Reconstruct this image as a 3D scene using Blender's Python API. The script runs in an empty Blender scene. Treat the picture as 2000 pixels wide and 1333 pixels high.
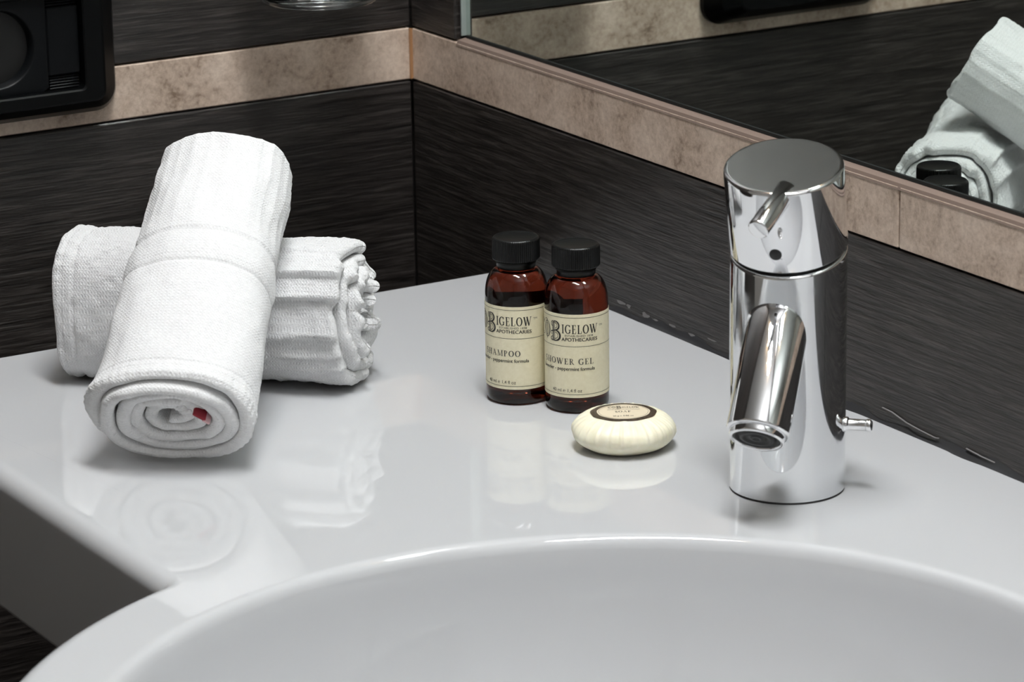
import bpy, bmesh, math, random
import numpy as np
from mathutils import Vector, Matrix, Euler

# ------------------------------------------------------------------ scene, camera, light
sc = bpy.context.scene
COL = sc.collection
rad = math.radians

CAM = Vector((1.0216, 1.7065, 0.54))
FPX = 6946.9
yaw, pitch, roll = rad(-120.8776), rad(16.3721), rad(-0.94175)
cd = Vector((math.cos(yaw)*math.cos(pitch), math.sin(yaw)*math.cos(pitch), -math.sin(pitch)))
cr = cd.cross(Vector((0, 0, 1))).normalized()
cu = cr.cross(cd)
cr2 = cr*math.cos(roll) + cu*math.sin(roll)
cu2 = -cr*math.sin(roll) + cu*math.cos(roll)
camd = bpy.data.cameras.new('camera')
camo = bpy.data.objects.new('camera', camd)
COL.objects.link(camo)
camd.sensor_fit = 'HORIZONTAL'
camd.sensor_width = 36.0
camd.lens = FPX/2000*36.0
camd.clip_start = 0.01
camo.matrix_world = Matrix(((cr2.x, cu2.x, -cd.x, CAM.x), (cr2.y, cu2.y, -cd.y, CAM.y),
                            (cr2.z, cu2.z, -cd.z, CAM.z), (0, 0, 0, 1)))
sc.camera = camo
camd.dof.use_dof = True
camd.dof.focus_distance = 1.82
camd.dof.aperture_fstop = 22.0

world = bpy.data.worlds.new('world')
sc.world = world
world.use_nodes = True
world.node_tree.nodes['Background'].inputs[0].default_value = (0.9, 0.95, 1.0, 1)
world.node_tree.nodes['Background'].inputs[1].default_value = 0.02

sc.view_settings.view_transform = 'Standard'
sc.view_settings.look = 'None'
sc.view_settings.gamma = 1.0
sc.view_settings.use_curve_mapping = False
sc.view_settings.exposure = -0.14

CEIL, FLOOR = 1.60, -0.86
RX, RY = 2.20, 2.70           # far sides of the room
GAP = -0.1133                 # plane of the left wall


def area_light(name, loc, size, power, color, target=None, shape='RECTANGLE'):
    ld = bpy.data.lights.new(name, 'AREA')
    ld.shape = shape
    ld.size = size[0]
    ld.size_y = size[1]
    ld.energy = power
    ld.color = color
    o = bpy.data.objects.new(name, ld)
    COL.objects.link(o)
    o.location = loc
    if target is not None:
        dv = Vector(target) - Vector(loc)
        o.rotation_euler = dv.to_track_quat('-Z', 'Y').to_euler()
    return o


# added fill light without a visible unit, bounced off the ceiling behind the camera
area_light('bounce_fill', (0.55, 1.95, 0.95), (0.30, 0.30), 16.0, (0.97, 0.985, 1.0), target=(0.42, 1.75, CEIL))

# ------------------------------------------------------------------ helpers
MATS = {}


def new_mat(name):
    m = bpy.data.materials.new(name)
    m.use_nodes = True
    nt = m.node_tree
    b = nt.nodes['Principled BSDF']
    MATS[name] = m
    return m, nt, b


def simple(name, col, rough=0.5, metal=0.0, **kw):
    m, nt, b = new_mat(name)
    b.inputs['Base Color'].default_value = (*col, 1)
    b.inputs['Roughness'].default_value = rough
    b.inputs['Metallic'].default_value = metal
    for k, v in kw.items():
        b.inputs[k.replace('_', ' ')].default_value = v
    return m


def node(nt, typ, **kw):
    n = nt.nodes.new(typ)
    for k, v in kw.items():
        setattr(n, k, v)
    return n


def mapped(nt, scale, rot=(0, 0, 0), src='Object'):
    tc = node(nt, 'ShaderNodeTexCoord')
    mp = node(nt, 'ShaderNodeMapping')
    mp.inputs['Scale'].default_value = scale
    mp.inputs['Rotation'].default_value = rot
    nt.links.new(tc.outputs[src], mp.inputs['Vector'])
    return mp.outputs['Vector']


def noise(nt, vec, scale, detail=4, rough=0.55, dist=0.0):
    n = node(nt, 'ShaderNodeTexNoise')
    n.inputs['Scale'].default_value = scale
    n.inputs['Detail'].default_value = detail
    n.inputs['Roughness'].default_value = rough
    n.inputs['Distortion'].default_value = dist
    nt.links.new(vec, n.inputs['Vector'])
    return n.outputs['Fac']


def ramp(nt, fac, stops):
    r = node(nt, 'ShaderNodeValToRGB')
    el = r.color_ramp.elements
    el[0].position, el[0].color = stops[0][0], (*stops[0][1], 1)
    el[1].position, el[1].color = stops[-1][0], (*stops[-1][1], 1)
    for p, c in stops[1:-1]:
        e = el.new(p)
        e.color = (*c, 1)
    nt.links.new(fac, r.inputs['Fac'])
    return r.outputs['Color']


def bump(nt, b, height, strength, distance, inp='Normal'):
    n = node(nt, 'ShaderNodeBump')
    n.inputs['Strength'].default_value = strength
    n.inputs['Distance'].default_value = distance
    nt.links.new(height, n.inputs['Height'])
    nt.links.new(n.outputs['Normal'], b.inputs[inp])
    return n


def math_node(nt, op, a, b=None):
    n = node(nt, 'ShaderNodeMath', operation=op)
    for i, v in enumerate((a, b)):
        if v is None:
            continue
        if isinstance(v, (int, float)):
            n.inputs[i].default_value = v
        else:
            nt.links.new(v, n.inputs[i])
    return n.outputs[0]


def mesh_obj(name, verts, faces, mat, parent=None, smooth=True, uv=None, loc=None):
    me = bpy.data.meshes.new(name)
    me.from_pydata([tuple(v) for v in verts], [], [tuple(f) for f in faces])
    me.validate(clean_customdata=False)
    me.update()
    if smooth:
        me.polygons.foreach_set('use_smooth', [True]*len(me.polygons))
    if mat is not None:
        me.materials.append(MATS[mat])
    if uv is not None:
        layer = me.uv_layers.new(name='UVMap')
        idx = np.zeros(len(me.loops), dtype=np.int32)
        me.loops.foreach_get('vertex_index', idx)
        layer.data.foreach_set('uv', np.asarray(uv, dtype=np.float32)[idx].ravel())
    o = bpy.data.objects.new(name, me)
    COL.objects.link(o)
    if parent is not None:
        o.parent = parent
    if loc is not None:
        o.location = loc
    return o


def tag(o, label=None, cat=None, group=None, kind=None):
    if label:
        o['label'] = label
    if cat:
        o['category'] = cat
    if group:
        o['group'] = group
    if kind:
        o['kind'] = kind
    return o


def empty(name, loc=(0, 0, 0)):
    o = bpy.data.objects.new(name, None)
    o.empty_display_size = 0.02
    COL.objects.link(o)
    o.location = loc
    return o


def bm_obj(name, bm, mat, parent=None, smooth=False):
    me = bpy.data.meshes.new(name)
    bm.normal_update()
    bm.to_mesh(me)
    bm.free()
    if smooth:
        me.polygons.foreach_set('use_smooth', [True]*len(me.polygons))
    me.materials.append(MATS[mat])
    o = bpy.data.objects.new(name, me)
    COL.objects.link(o)
    if parent is not None:
        o.parent = parent
    return o


def box(name, lo, hi, mat, parent=None, bevel=0.0, seg=1):
    bm = bmesh.new()
    bmesh.ops.create_cube(bm, size=1.0)
    for v in bm.verts:
        v.co = Vector([lo[i] + (v.co[i]+0.5)*(hi[i]-lo[i]) for i in range(3)])
    if bevel > 0:
        bmesh.ops.bevel(bm, geom=list(bm.edges), offset=bevel, segments=seg, affect='EDGES', profile=0.5)
    return bm_obj(name, bm, mat, parent, smooth=False)


def lathe(name, prof, mat, parent=None, n=64, mtx=None, rmod=None, smooth=True, uvr=None):
    """prof: list of (r, z); r == 0 only allowed at the ends."""
    verts, faces, uv = [], [], []
    rings = []
    for i, (r, z) in enumerate(prof):
        if r <= 1e-9:
            rings.append([len(verts)])
            verts.append((0, 0, z))
        else:
            ring = []
            for k in range(n):
                a = 2*math.pi*k/n
                rr = r if rmod is None else rmod(r, z, a, i)
                ring.append(len(verts))
                verts.append((rr*math.cos(a), rr*math.sin(a), z))
            rings.append(ring)
    for a, b in zip(rings[:-1], rings[1:]):
        if len(a) == 1 and len(b) == 1:
            continue
        for k in range(n):
            k2 = (k+1) % n
            if len(a) == 1:
                faces.append((a[0], b[k2], b[k]))
            elif len(b) == 1:
                faces.append((a[k], a[k2], b[0]))
            else:
                faces.append((a[k], a[k2], b[k2], b[k]))
    if mtx is not None:
        verts = [tuple(mtx @ Vector(v)) for v in verts]
    return mesh_obj(name, verts, faces, mat, parent, smooth)


def sharpen(prof, d=0.0002):
    """double the corner points of a profile so that smooth shading keeps crisp turns"""
    out = []
    for i, p in enumerate(prof):
        if 0 < i < len(prof)-1:
            a, b = Vector(prof[i-1]), Vector(prof[i+1])
            c = Vector(p)
            u, v = (a-c), (b-c)
            if u.length > 1e-9 and v.length > 1e-9 and u.angle(v) < rad(165):
                out.append(tuple(c + u.normalized()*min(d, u.length*0.3)))
                out.append(tuple(c + v.normalized()*min(d, v.length*0.3)))
                continue
        out.append(p)
    return out


def axis_matrix(origin, zdir, xhint=Vector((0, 0, 1))):
    z = Vector(zdir).normalized()
    x = (Vector(xhint) - z*Vector(xhint).dot(z))
    if x.length < 1e-6:
        x = Vector((1, 0, 0)) - z*z.x
    x.normalize()
    y = z.cross(x)
    o = Vector(origin)
    return Matrix(((x.x, y.x, z.x, o.x), (x.y, y.y, z.y, o.y), (x.z, y.z, z.z, o.z), (0, 0, 0, 1)))


def vnoise(x, y, seed=0):
    """smooth value noise on numpy arrays"""
    rng = np.random.RandomState(seed)
    tab = rng.rand(64, 64)
    xi, yi = np.floor(x).astype(int), np.floor(y).astype(int)
    fx, fy = x-xi, y-yi
    fx, fy = fx*fx*(3-2*fx), fy*fy*(3-2*fy)
    g = lambda a, b: tab[a % 64, b % 64]
    return ((g(xi, yi)*(1-fx)+g(xi+1, yi)*fx)*(1-fy) + (g(xi, yi+1)*(1-fx)+g(xi+1, yi+1)*fx)*fy)*2-1


# ------------------------------------------------------------------ materials
# dark wood-grain tile
m, nt, b = new_mat('wood_tile')
v = mapped(nt, (20.0, 20.0, 420.0))
f1 = noise(nt, v, 1.0, 4, 0.6, 0.5)
v2 = mapped(nt, (60.0, 60.0, 1100.0))
f2 = noise(nt, v2, 1.0, 3, 0.6, 0.1)
mix = math_node(nt, 'ADD', math_node(nt, 'MULTIPLY', f1, 0.65), math_node(nt, 'MULTIPLY', f2, 0.35))
col = ramp(nt, mix, [(0.36, (0.0056, 0.0044, 0.0039)), (0.5, (0.0205, 0.0168, 0.0152)), (0.64, (0.056, 0.048, 0.044))])
nt.links.new(col, b.inputs['Base Color'])
b.inputs['Roughness'].default_value = 0.36
b.inputs['Specular IOR Level'].default_value = 0.6
bump(nt, b, mix, 0.6, 0.0016)

# cream stone border tile
m, nt, b = new_mat('stone_tile')
v = mapped(nt, (1, 1, 1))
n1 = noise(nt, v, 30.0, 6, 0.65, 0.6)
n2 = noise(nt, v, 190.0, 5, 0.75, 0.4)
n3 = noise(nt, v, 420.0, 3, 0.6, 0.0)
mx = math_node(nt, 'ADD', math_node(nt, 'MULTIPLY', n1, 0.46), math_node(nt, 'ADD', math_node(nt, 'MULTIPLY', n2, 0.34), math_node(nt, 'MULTIPLY', n3, 0.20)))
col = ramp(nt, mx, [(0.36, (0.20, 0.136, 0.096)), (0.44, (0.41, 0.312, 0.242)), (0.52, (0.54, 0.425, 0.34)), (0.62, (0.67, 0.55, 0.45))])
nt.links.new(col, b.inputs['Base Color'])
b.inputs['Roughness'].default_value = 0.45
bump(nt, b, n2, 0.15, 0.0006)

simple('grout', (0.030, 0.026, 0.024), 0.8)
simple('light_grout', (0.27, 0.21, 0.17), 0.8)
simple('corner_sealant', (0.36, 0.185, 0.085), 0.5)
simple('pink_sealant', (0.20, 0.145, 0.118), 0.6)
simple('dark_sealant', (0.035, 0.035, 0.038), 0.35)
simple('white_residue', (0.21, 0.20, 0.20), 0.6)
simple('white_paint', (0.78, 0.78, 0.77), 0.6)
simple('grey_wall', (0.56, 0.53, 0.49), 0.55)
simple('dark_wall', (0.030, 0.026, 0.024), 0.5)
simple('floor_tile', (0.050, 0.043, 0.038), 0.45)
simple('mirror_glass', (0.74, 0.80, 0.765), 0.0, 1.0)
simple('glass_edge', (0.30, 0.34, 0.32), 0.3, 0.2)
simple('gap_shade', (0.006, 0.008, 0.008), 0.6)

# sanitary ceramic
m, nt, b = new_mat('ceramic')
b.inputs['Base Color'].default_value = (0.555, 0.560, 0.572, 1)
b.inputs['Roughness'].default_value = 0.03
b.inputs['IOR'].default_value = 1.50
b.inputs['Coat Weight'].default_value = 0.15
b.inputs['Coat Roughness'].default_value = 0.03

# chrome with faint water marks
m, nt, b = new_mat('chrome')
b.inputs['Base Color'].default_value = (0.80, 0.81, 0.82, 1)
b.inputs['Metallic'].default_value = 1.0
v = mapped(nt, (1, 1, 1))
nn = noise(nt, v, 90.0, 5, 0.7)
rr = ramp(nt, nn, [(0.45, (0.035,)*3), (0.75, (0.16,)*3)])
nt.links.new(rr, b.inputs['Roughness'])
simple('chrome_clean', (0.83, 0.83, 0.84), 0.04, 1.0)
simple('rubber', (0.012, 0.012, 0.012), 0.45)
simple('dark_metal', (0.02, 0.018, 0.017), 0.35, 0.3)
simple('aerator_mesh', (0.03, 0.03, 0.03), 0.5, 0.4)

# black plastics
m, nt, b = new_mat('cap_plastic')
b.inputs['Base Color'].default_value = (0.0045, 0.0047, 0.0047, 1)
b.inputs['Specular IOR Level'].default_value = 0.3
b.inputs['Roughness'].default_value = 0.33
v = mapped(nt, (1, 1, 1))
bump(nt, b, noise(nt, v, 900.0, 3), 0.15, 0.0002)
simple('socket_plastic', (0.0022, 0.0025, 0.0027), 0.32, Specular_IOR_Level=0.14)
simple('socket_insert', (0.0032, 0.0038, 0.0045), 0.38, Specular_IOR_Level=0.16)
simple('socket_well', (0.002, 0.002, 0.002), 0.5)

# amber bottle and its content
m, nt, b = new_mat('amber')
b.inputs['Base Color'].default_value = (0.125, 0.020, 0.009, 1)
b.inputs['Roughness'].default_value = 0.035
b.inputs['IOR'].default_value = 1.42
b.inputs['Transmission Weight'].default_value = 1.0

m, nt, b = new_mat('label_paper')
v = mapped(nt, (1, 1, 1))
nn = noise(nt, v, 500.0, 3)
col = ramp(nt, nn, [(0.3, (0.74, 0.68, 0.48)), (0.7, (0.79, 0.735, 0.54))])
nt.links.new(col, b.inputs['Base Color'])
b.inputs['Roughness'].default_value = 0.55
simple('ink', (0.022, 0.021, 0.018), 0.6)
simple('ink_grey', (0.06, 0.058, 0.05), 0.6)

# soap wrapper
m, nt, b = new_mat('soap_wrapper')
v = mapped(nt, (1, 1, 1))
nn = noise(nt, v, 170.0, 4, 0.6)
col = ramp(nt, nn, [(0.3, (0.86, 0.81, 0.60)), (0.7, (0.92, 0.88, 0.71))])
nt.links.new(col, b.inputs['Base Color'])
b.inputs['Roughness'].default_value = 0.45
b.inputs['Subsurface Weight'].default_value = 0.15
b.inputs['Subsurface Radius'].default_value = (0.004, 0.003, 0.002)
bump(nt, b, noise(nt, v, 260.0, 5, 0.65, 0.5), 0.3, 0.0006)
m, nt, b = new_mat('soap_border')
v = mapped(nt, (1, 1, 1))
col = ramp(nt, noise(nt, v, 900.0, 4), [(0.35, (0.018, 0.012, 0.008)), (0.7, (0.12, 0.085, 0.055))])
nt.links.new(col, b.inputs['Base Color'])
b.inputs['Roughness'].default_value = 0.4
simple('soap_label', (0.72, 0.62, 0.46), 0.5)


def towel_material(name, pu, pv, strength, rib=0.0):
    m, nt, b = new_mat(name)
    uv = node(nt, 'ShaderNodeUVMap')
    sp = node(nt, 'ShaderNodeSeparateXYZ')
    nt.links.new(uv.outputs['UV'], sp.inputs[0])
    obj = mapped(nt, (1, 1, 1))
    wob = noise(nt, obj, 260.0, 3, 0.6)
    wv = math_node(nt, 'MULTIPLY', wob, 1.7)
    su = math_node(nt, 'SINE', math_node(nt, 'ADD', math_node(nt, 'MULTIPLY', sp.outputs[0], 2*math.pi/pu), wv))
    sv = math_node(nt, 'SINE', math_node(nt, 'ADD', math_node(nt, 'MULTIPLY', sp.outputs[1], 2*math.pi/pv), wv))
    weave = math_node(nt, 'ADD', math_node(nt, 'MULTIPLY', su, sv), math_node(nt, 'ADD', math_node(nt, 'MULTIPLY', su, 0.5), math_node(nt, 'MULTIPLY', sv, 0.3)))
    fz = noise(nt, obj, 1300.0, 3, 0.7)
    fz2 = noise(nt, obj, 420.0, 4, 0.7)
    h = math_node(nt, 'ADD', math_node(nt, 'MULTIPLY', weave, 0.16), math_node(nt, 'ADD', fz, math_node(nt, 'MULTIPLY', fz2, 0.8)))
    bump(nt, b, h, strength, 0.0011)
    col = ramp(nt, math_node(nt, 'ADD', math_node(nt, 'MULTIPLY', weave, 0.10), fz2), [(0.15, (0.77, 0.77, 0.77)), (0.75, (0.88, 0.88, 0.885))])
    nt.links.new(col, b.inputs['Base Color'])
    b.inputs['Roughness'].default_value = 0.95
    b.inputs['Specular IOR Level'].default_value = 0.1
    b.inputs['Sheen Weight'].default_value = 0.25
    b.inputs['Sheen Roughness'].default_value = 0.5
    return m


towel_material('terry_woven', 0.0019, 0.0019, 0.62)
towel_material('terry_loop', 0.0016, 0.0022, 0.8)
simple('red_tag', (0.28, 0.018, 0.03), 0.7)
simple('pink_tag', (0.62, 0.40, 0.42), 0.8)

# clear tumbler glass
m, nt, b = new_mat('clear_glass')
b.inputs['Base Color'].default_value = (0.96, 0.98, 0.97, 1)
b.inputs['Roughness'].default_value = 0.01
b.inputs['IOR'].default_value = 1.48
b.inputs['Transmission Weight'].default_value = 1.0


def emission(name, col, strength):
    m = bpy.data.materials.new(name)
    m.use_nodes = True
    nt = m.node_tree
    nt.nodes.remove(nt.nodes['Principled BSDF'])
    e = nt.nodes.new('ShaderNodeEmission')
    e.inputs[0].default_value = (*col, 1)
    e.inputs[1].default_value = strength
    nt.links.new(e.outputs[0], nt.nodes['Material Output'].inputs[0])
    MATS[name] = m
    return m


emission('warm_bulb', (1.0, 0.66, 0.34), 200.0)
emission('panel_diffuser', (0.95, 0.98, 1.0), 66.0)

# ------------------------------------------------------------------ room shell
T = 0.012       # tile thickness
wall_right = tag(box('wall_right', (-0.14, GAP-0.14, FLOOR), (-T, RY, CEIL), 'grout'), 'dark tiled wall carrying the mirror behind the washbasin', 'wall', kind='structure')
wall_left = tag(box('wall_left', (-T, GAP-0.14, FLOOR), (RX, GAP-T, CEIL), 'grout'), 'dark wood-look tiled wall with cream stone border, behind the towels', 'wall', kind='structure')
wall_far = tag(box('wall_opposite', (RX, GAP-0.14, FLOOR), (RX+0.12, RY+0.12, CEIL), 'grey_wall'), 'grey wall facing the mirror', 'wall', kind='structure')  # unseen wall, kept pale to throw fill light onto the basin's front face
wall_near = tag(box('wall_behind', (-0.14, RY, FLOOR), (RX, RY+0.12, CEIL), 'white_paint'), 'pale painted wall behind the camera', 'wall', kind='structure')
floor = tag(box('floor', (-0.14, GAP-0.14, FLOOR-0.1), (RX+0.12, RY+0.12, FLOOR), 'floor_tile'), 'dark tiled bathroom floor', 'floor', kind='structure')
ceil = tag(box('ceiling', (-0.14, GAP-0.14, CEIL), (RX+0.12, RY+0.12, CEIL+0.1), 'white_paint'), 'white painted bathroom ceiling', 'ceiling', kind='structure')

S0, S1 = 0.0912, 0.1236      # bottom and top of the stone border
G = 0.0006                   # half joint
BV = 0.0007


def tile_r(name, y0, y1, z0, z1, mat):
    return box(name, (-T, y0+G, z0+G), (0.0, y1-G, z1-G), mat, wall_right, BV)


def tile_l(name, x0, x1, z0, z1, mat):
    return box(name, (x0+G, GAP-T, z0+G), (x1-G, GAP, z1-G), mat, wall_left, BV)


rows = [(FLOOR, -0.3588), (-0.3588, S0)]
for z0, z1 in rows:
    for y0, y1 in ((GAP, 0.545), (0.545, 1.145), (1.145, 1.745), (1.745, 2.345), (2.345, RY)):
        tile_r('wood_tile', y0, y1, z0, z1, 'wood_tile')
    for x0, x1 in ((0.0, 0.66), (0.66, 1.26), (1.26, RX)):
        tile_l('wood_tile', x0, x1, z0, z1, 'wood_tile')
for y0, y1 in ((GAP, 0.366), (0.366, 0.846), (0.846, 1.326), (1.326, 1.806), (1.806, 2.286), (2.286, RY)):
    tile_r('border_tile', y0, y1, S0, S1, 'stone_tile')
for x0, x1 in ((0.0, 0.50), (0.50, 1.0), (1.0, 1.50), (1.50, RX)):
    tile_l('border_tile', x0, x1, S0, S1, 'stone_tile')
MY0, MY1, MZ0, MZ1 = -0.0595, 1.25, 0.1270, 0.86     # mirror opening
for z0, z1 in ((S1, 0.5736), (0.5736, 1.0236), (1.0236, CEIL)):
    for x0, x1 in ((0.0, 0.66), (0.66, 1.26), (1.26, RX)):
        tile_l('wood_tile', x0, x1, z0, z1, 'wood_tile')
tile_r('wood_tile', GAP, MY0-0.001, S1, 0.5736, 'wood_tile')
tile_r('wood_tile', GAP, MY0-0.001, 0.5736, MZ1+0.002, 'wood_tile')
for y0, y1 in ((GAP, 0.545), (0.545, 1.145), (1.145, 1.745), (1.745, 2.345), (2.345, RY)):
    tile_r('wood_tile', y0, y1, MZ1+0.002, CEIL, 'wood_tile')
for y0, y1 in ((MY1+0.002, 1.85), (1.85, RY)):
    tile_r('wood_tile', y0, y1, S1, MZ1+0.002, 'wood_tile')

# sealant in the corner of the border, and the bead below the mirror
sl = box('corner_bead', (0.0, GAP, S0+0.001), (0.0016, GAP+0.0016, S1-0.001), 'corner_sealant', wall_right)
bead_v, bead_f = [], []
prof = [(0.0003, S1-0.0024), (-0.0008, S1+0.0006), (-0.0058, S1+0.0016), (-0.0058, S1-0.004), (-0.0020, S1-0.004)]
for y in (MY0, MY1):
    for x, z in prof:
        bead_v.append((x, y, z))
npf = len(prof)
for k in range(npf):
    bead_f.append((k, (k+1) % npf, npf+(k+1) % npf, npf+k))
bead_f += [tuple(range(npf))[::-1], tuple(range(npf, 2*npf))]
mesh_obj('mirror_bead', bead_v, bead_f, 'pink_sealant', wall_right, smooth=False)

# sealant between basin and wall, uneven
rng = random.Random(4)
sv, sf = [], []
ny = 260
for i in range(ny+1):
    y = 0.0 + i*(1.208/ny)
    w = 0.0022 + 0.0013*math.sin(y*61+1) + 0.0010*math.sin(y*133+2.0) + rng.uniform(-0.0003, 0.0003)
    h = 0.0030 + 0.0014*math.sin(y*47) + 0.0011*math.sin(y*171+0.6) + rng.uniform(-0.0003, 0.0004)
    sv += [(0.0001, y, -0.004), (max(0.0012, w*0.6), y, -0.0004), (max(0.0007, w*0.33), y, h*0.5), (0.0001, y, max(0.001, h))]
for i in range(ny):
    for k in range(3):
        a = i*4+k
        sf.append((a, a+1, a+5, a+4))
mesh_obj('basin_bead', sv, sf, 'dark_sealant', wall_right)


def smear(y, z, ly, lz, seed):
    """a thin patch of dried sealant on the right wall"""
    rg = random.Random(seed)
    n = 14
    vs = [(0.0005, y, z)]
    for k in range(n):
        a = 2*math.pi*k/n
        q = rg.uniform(0.55, 1.1)
        vs.append((0.0002, y+ly*q*math.cos(a), z+lz*q*math.sin(a)+0.0*ly))
    fs = [(0, 1+k, 1+(k+1) % n) for k in range(n)]
    mesh_obj('sealant_smear', vs, fs, 'white_residue', wall_right)


for i, (y, z, ly, lz) in enumerate(((0.116, 0.0062, 0.0050, 0.0012), (0.124, 0.0058, 0.0026, 0.0014), (0.141, 0.0046, 0.0040, 0.0018), (0.151, 0.0042, 0.0038, 0.0008), (0.168, 0.0050, 0.0040, 0.0010), (0.186, 0.0034, 0.0052, 0.0017), (0.205, 0.0062, 0.0048, 0.0006))):
    smear(y, z, ly, lz, i)

# light rims where dried sealant curls off the wall
for pts in ([(0.3560, 0.0080), (0.3640, 0.0076), (0.3760, 0.0052), (0.3880, 0.0042), (0.3990, 0.0036), (0.4020, 0.0042)],
            [(0.4230, 0.0048), (0.4350, 0.0038), (0.4450, 0.0036)]):
    vs, fs = [], []
    for y, z in pts:
        vs += [(0.0004, y, z-0.0003), (0.0012, y, z), (0.0004, y, z+0.0003)]
    for k in range(len(pts)-1):
        for j in range(2):
            fs.append((3*k+j, 3*k+j+1, 3*k+j+4, 3*k+j+3))
    mesh_obj('sealant_curl', vs, fs, 'white_residue', wall_right)

# mirror
mir = tag(empty('wall_mirror', (-0.006, 0.4, MZ0)), 'large frameless wall mirror set into the dark tiles above the basin', 'mirror')


def inv(parent, o):
    """keep an object built in world coordinates in place under a moved parent"""
    o.matrix_parent_inverse = Matrix.Translation(parent.location).inverted()
    return o


inv(mir, box('mirror_pane', (-0.011, MY0+0.0014, MZ0), (-0.006, MY1, MZ1), 'mirror_glass', mir))
inv(mir, box('edge_strip', (-0.0115, MY0, MZ0-0.0005), (-0.0030, MY0+0.0013, MZ1), 'glass_edge', mir, 0.0002))
inv(mir, box('recess_shade', (-0.0105, MY0+0.0025, S1+0.0017), (-0.0052, MY1, MZ0), 'gap_shade', mir))  # black strip standing in for the shade in the recess below the pane

# ceiling lamp over the basin: a white diffuser with warm bulbs beside it
vl = tag(empty('ceiling_lamp', (0.31, 0.62, CEIL)), 'long white ceiling lamp with small warm bulbs over the washbasin', 'lamp')
box('housing', (-0.105, -0.42, -0.030), (0.105, 0.42, 0.0), 'white_paint', vl, 0.003)
box('diffuser', (-0.085, -0.40, -0.042), (0.085, 0.40, -0.030), 'panel_diffuser', vl, 0.002)
for xx, yy in ((0.0, -0.46), (0.135, -0.16), (0.135, 0.16), (0.0, 0.46)):
    lathe('bulb', [(0, 0.0), (0.006, 0.0), (0.006, 0.010), (0.010, 0.016), (0.0115, 0.024), (0.010, 0.032), (0.005, 0.037), (0, 0.038)], 'warm_bulb', vl, 24, axis_matrix((xx, yy, 0.0), (0, 0, -1)))

# doorway of the wall behind the camera: a bright opaque glazed door
dr = tag(box('door_1', (0.10, RY-0.03, FLOOR), (1.10, RY, 1.55), 'white_paint', bevel=0.004), 'white door behind the camera', 'door', kind='structure')

# ------------------------------------------------------------------ washbasin
BX, BY = 0.312, 0.604
FX = 0.400            # front edge of the shelf
RO = 0.2555           # outer radius of the bowl's front bulge
YE = 2*BY             # far end (the basin mirrors about the bowl)


def outline():
    pts = []   # (x, y, edge radius)

    def arc(cx, cy, r, a0, a1, n, er):
        for k in range(n+1):
            a = a0+(a1-a0)*k/n
            pts.append((cx+r*math.cos(a), cy+r*math.sin(a), er))

    def line(p, q, n, er):
        for k in range(1, n):
            t = k/n
            pts.append((p[0]+(q[0]-p[0])*t, p[1]+(q[1]-p[1])*t, er))

    c = 0.018
    rf = 0.005   # concave fillet
    # centre of concave fillet: outside the bulge, outside the shelf front
    fx = FX+rf
    dyc = math.sqrt((RO+rf)**2-(fx-BX)**2)
    fy = BY-dyc
    ang = math.atan2(fy-BY, fx-BX)          # from bowl centre to fillet centre
    line((0.012, 0), (FX-c, 0), 60, 0.003)
    arc(FX-c, c, c, -math.pi/2, 0, 10, 0.007)
    line((FX, c), (FX, fy), 70, 0.009)
    arc(fx, fy, rf, math.pi, ang+math.pi, 12, 0.009)
    arc(BX, BY, RO, ang, -ang, 220, 0.009)
    arc(fx, 2*BY-fy, rf, -ang-math.pi+2*math.pi, math.pi, 12, 0.009)
    line((FX, 2*BY-fy), (FX, YE-c), 70, 0.009)
    arc(FX-c, YE-c, c, 0, math.pi/2, 10, 0.007)
    line((FX-c, YE), (0.012, YE), 60, 0.003)
    arc(0.012, YE-0.012, 0.012, math.pi/2, math.pi, 10, 0.003)
    line((0, YE-0.012), (0, 0.012), 260, 0.002)
    arc(0.012, 0.012, 0.012, math.pi, 1.5*math.pi, 10, 0.003)
    out = [pts[0]]
    for p in pts[1:]:
        if math.hypot(p[0]-out[-1][0], p[1]-out[-1][1]) > 1e-5:
            out.append(p)
    return out


OL = outline()
N = len(OL)
P = np.array([(p[0], p[1]) for p in OL])
ER = np.array([p[2] for p in OL])
for _ in range(6):
    ER = (np.roll(ER, 1)+ER+np.roll(ER, -1))/3
tan = np.roll(P, -1, 0)-np.roll(P, 1, 0)
tan /= np.linalg.norm(tan, axis=1)[:, None]
nor = np.c_[tan[:, 1], -tan[:, 0]]       # outward (outline runs counter-clockwise)
dirs = P-np.array([BX, BY])
dirs /= np.linalg.norm(dirs, axis=1)[:, None]
rings = []
# bowl, from the middle up


def bez(p0, p1, p2, p3, n):
    t = np.linspace(0, 1, n)[:, None]
    p0, p1, p2, p3 = map(np.array, (p0, p1, p2, p3))
    return (1-t)**3*p0+3*t*(1-t)**2*p1+3*t*t*(1-t)*p2+t**3*p3


bowl = list(bez((0.028, -0.168), (0.135, -0.166), (0.197, -0.105), (0.2095, -0.0060), 34))
fil = list(bez((0.2095, -0.0060), (0.2108, -0.0016), (0.2125, 0.0), (0.2165, 0.0), 12))[1:]
for r, z in bowl+fil:
    rings.append(np.c_[BX+dirs[:, 0]*r, BY+dirs[:, 1]*r, np.full(N, z)])
rings.append(np.c_[BX+dirs[:, 0]*0.2180, BY+dirs[:, 1]*0.2180, np.zeros(N)])
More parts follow.
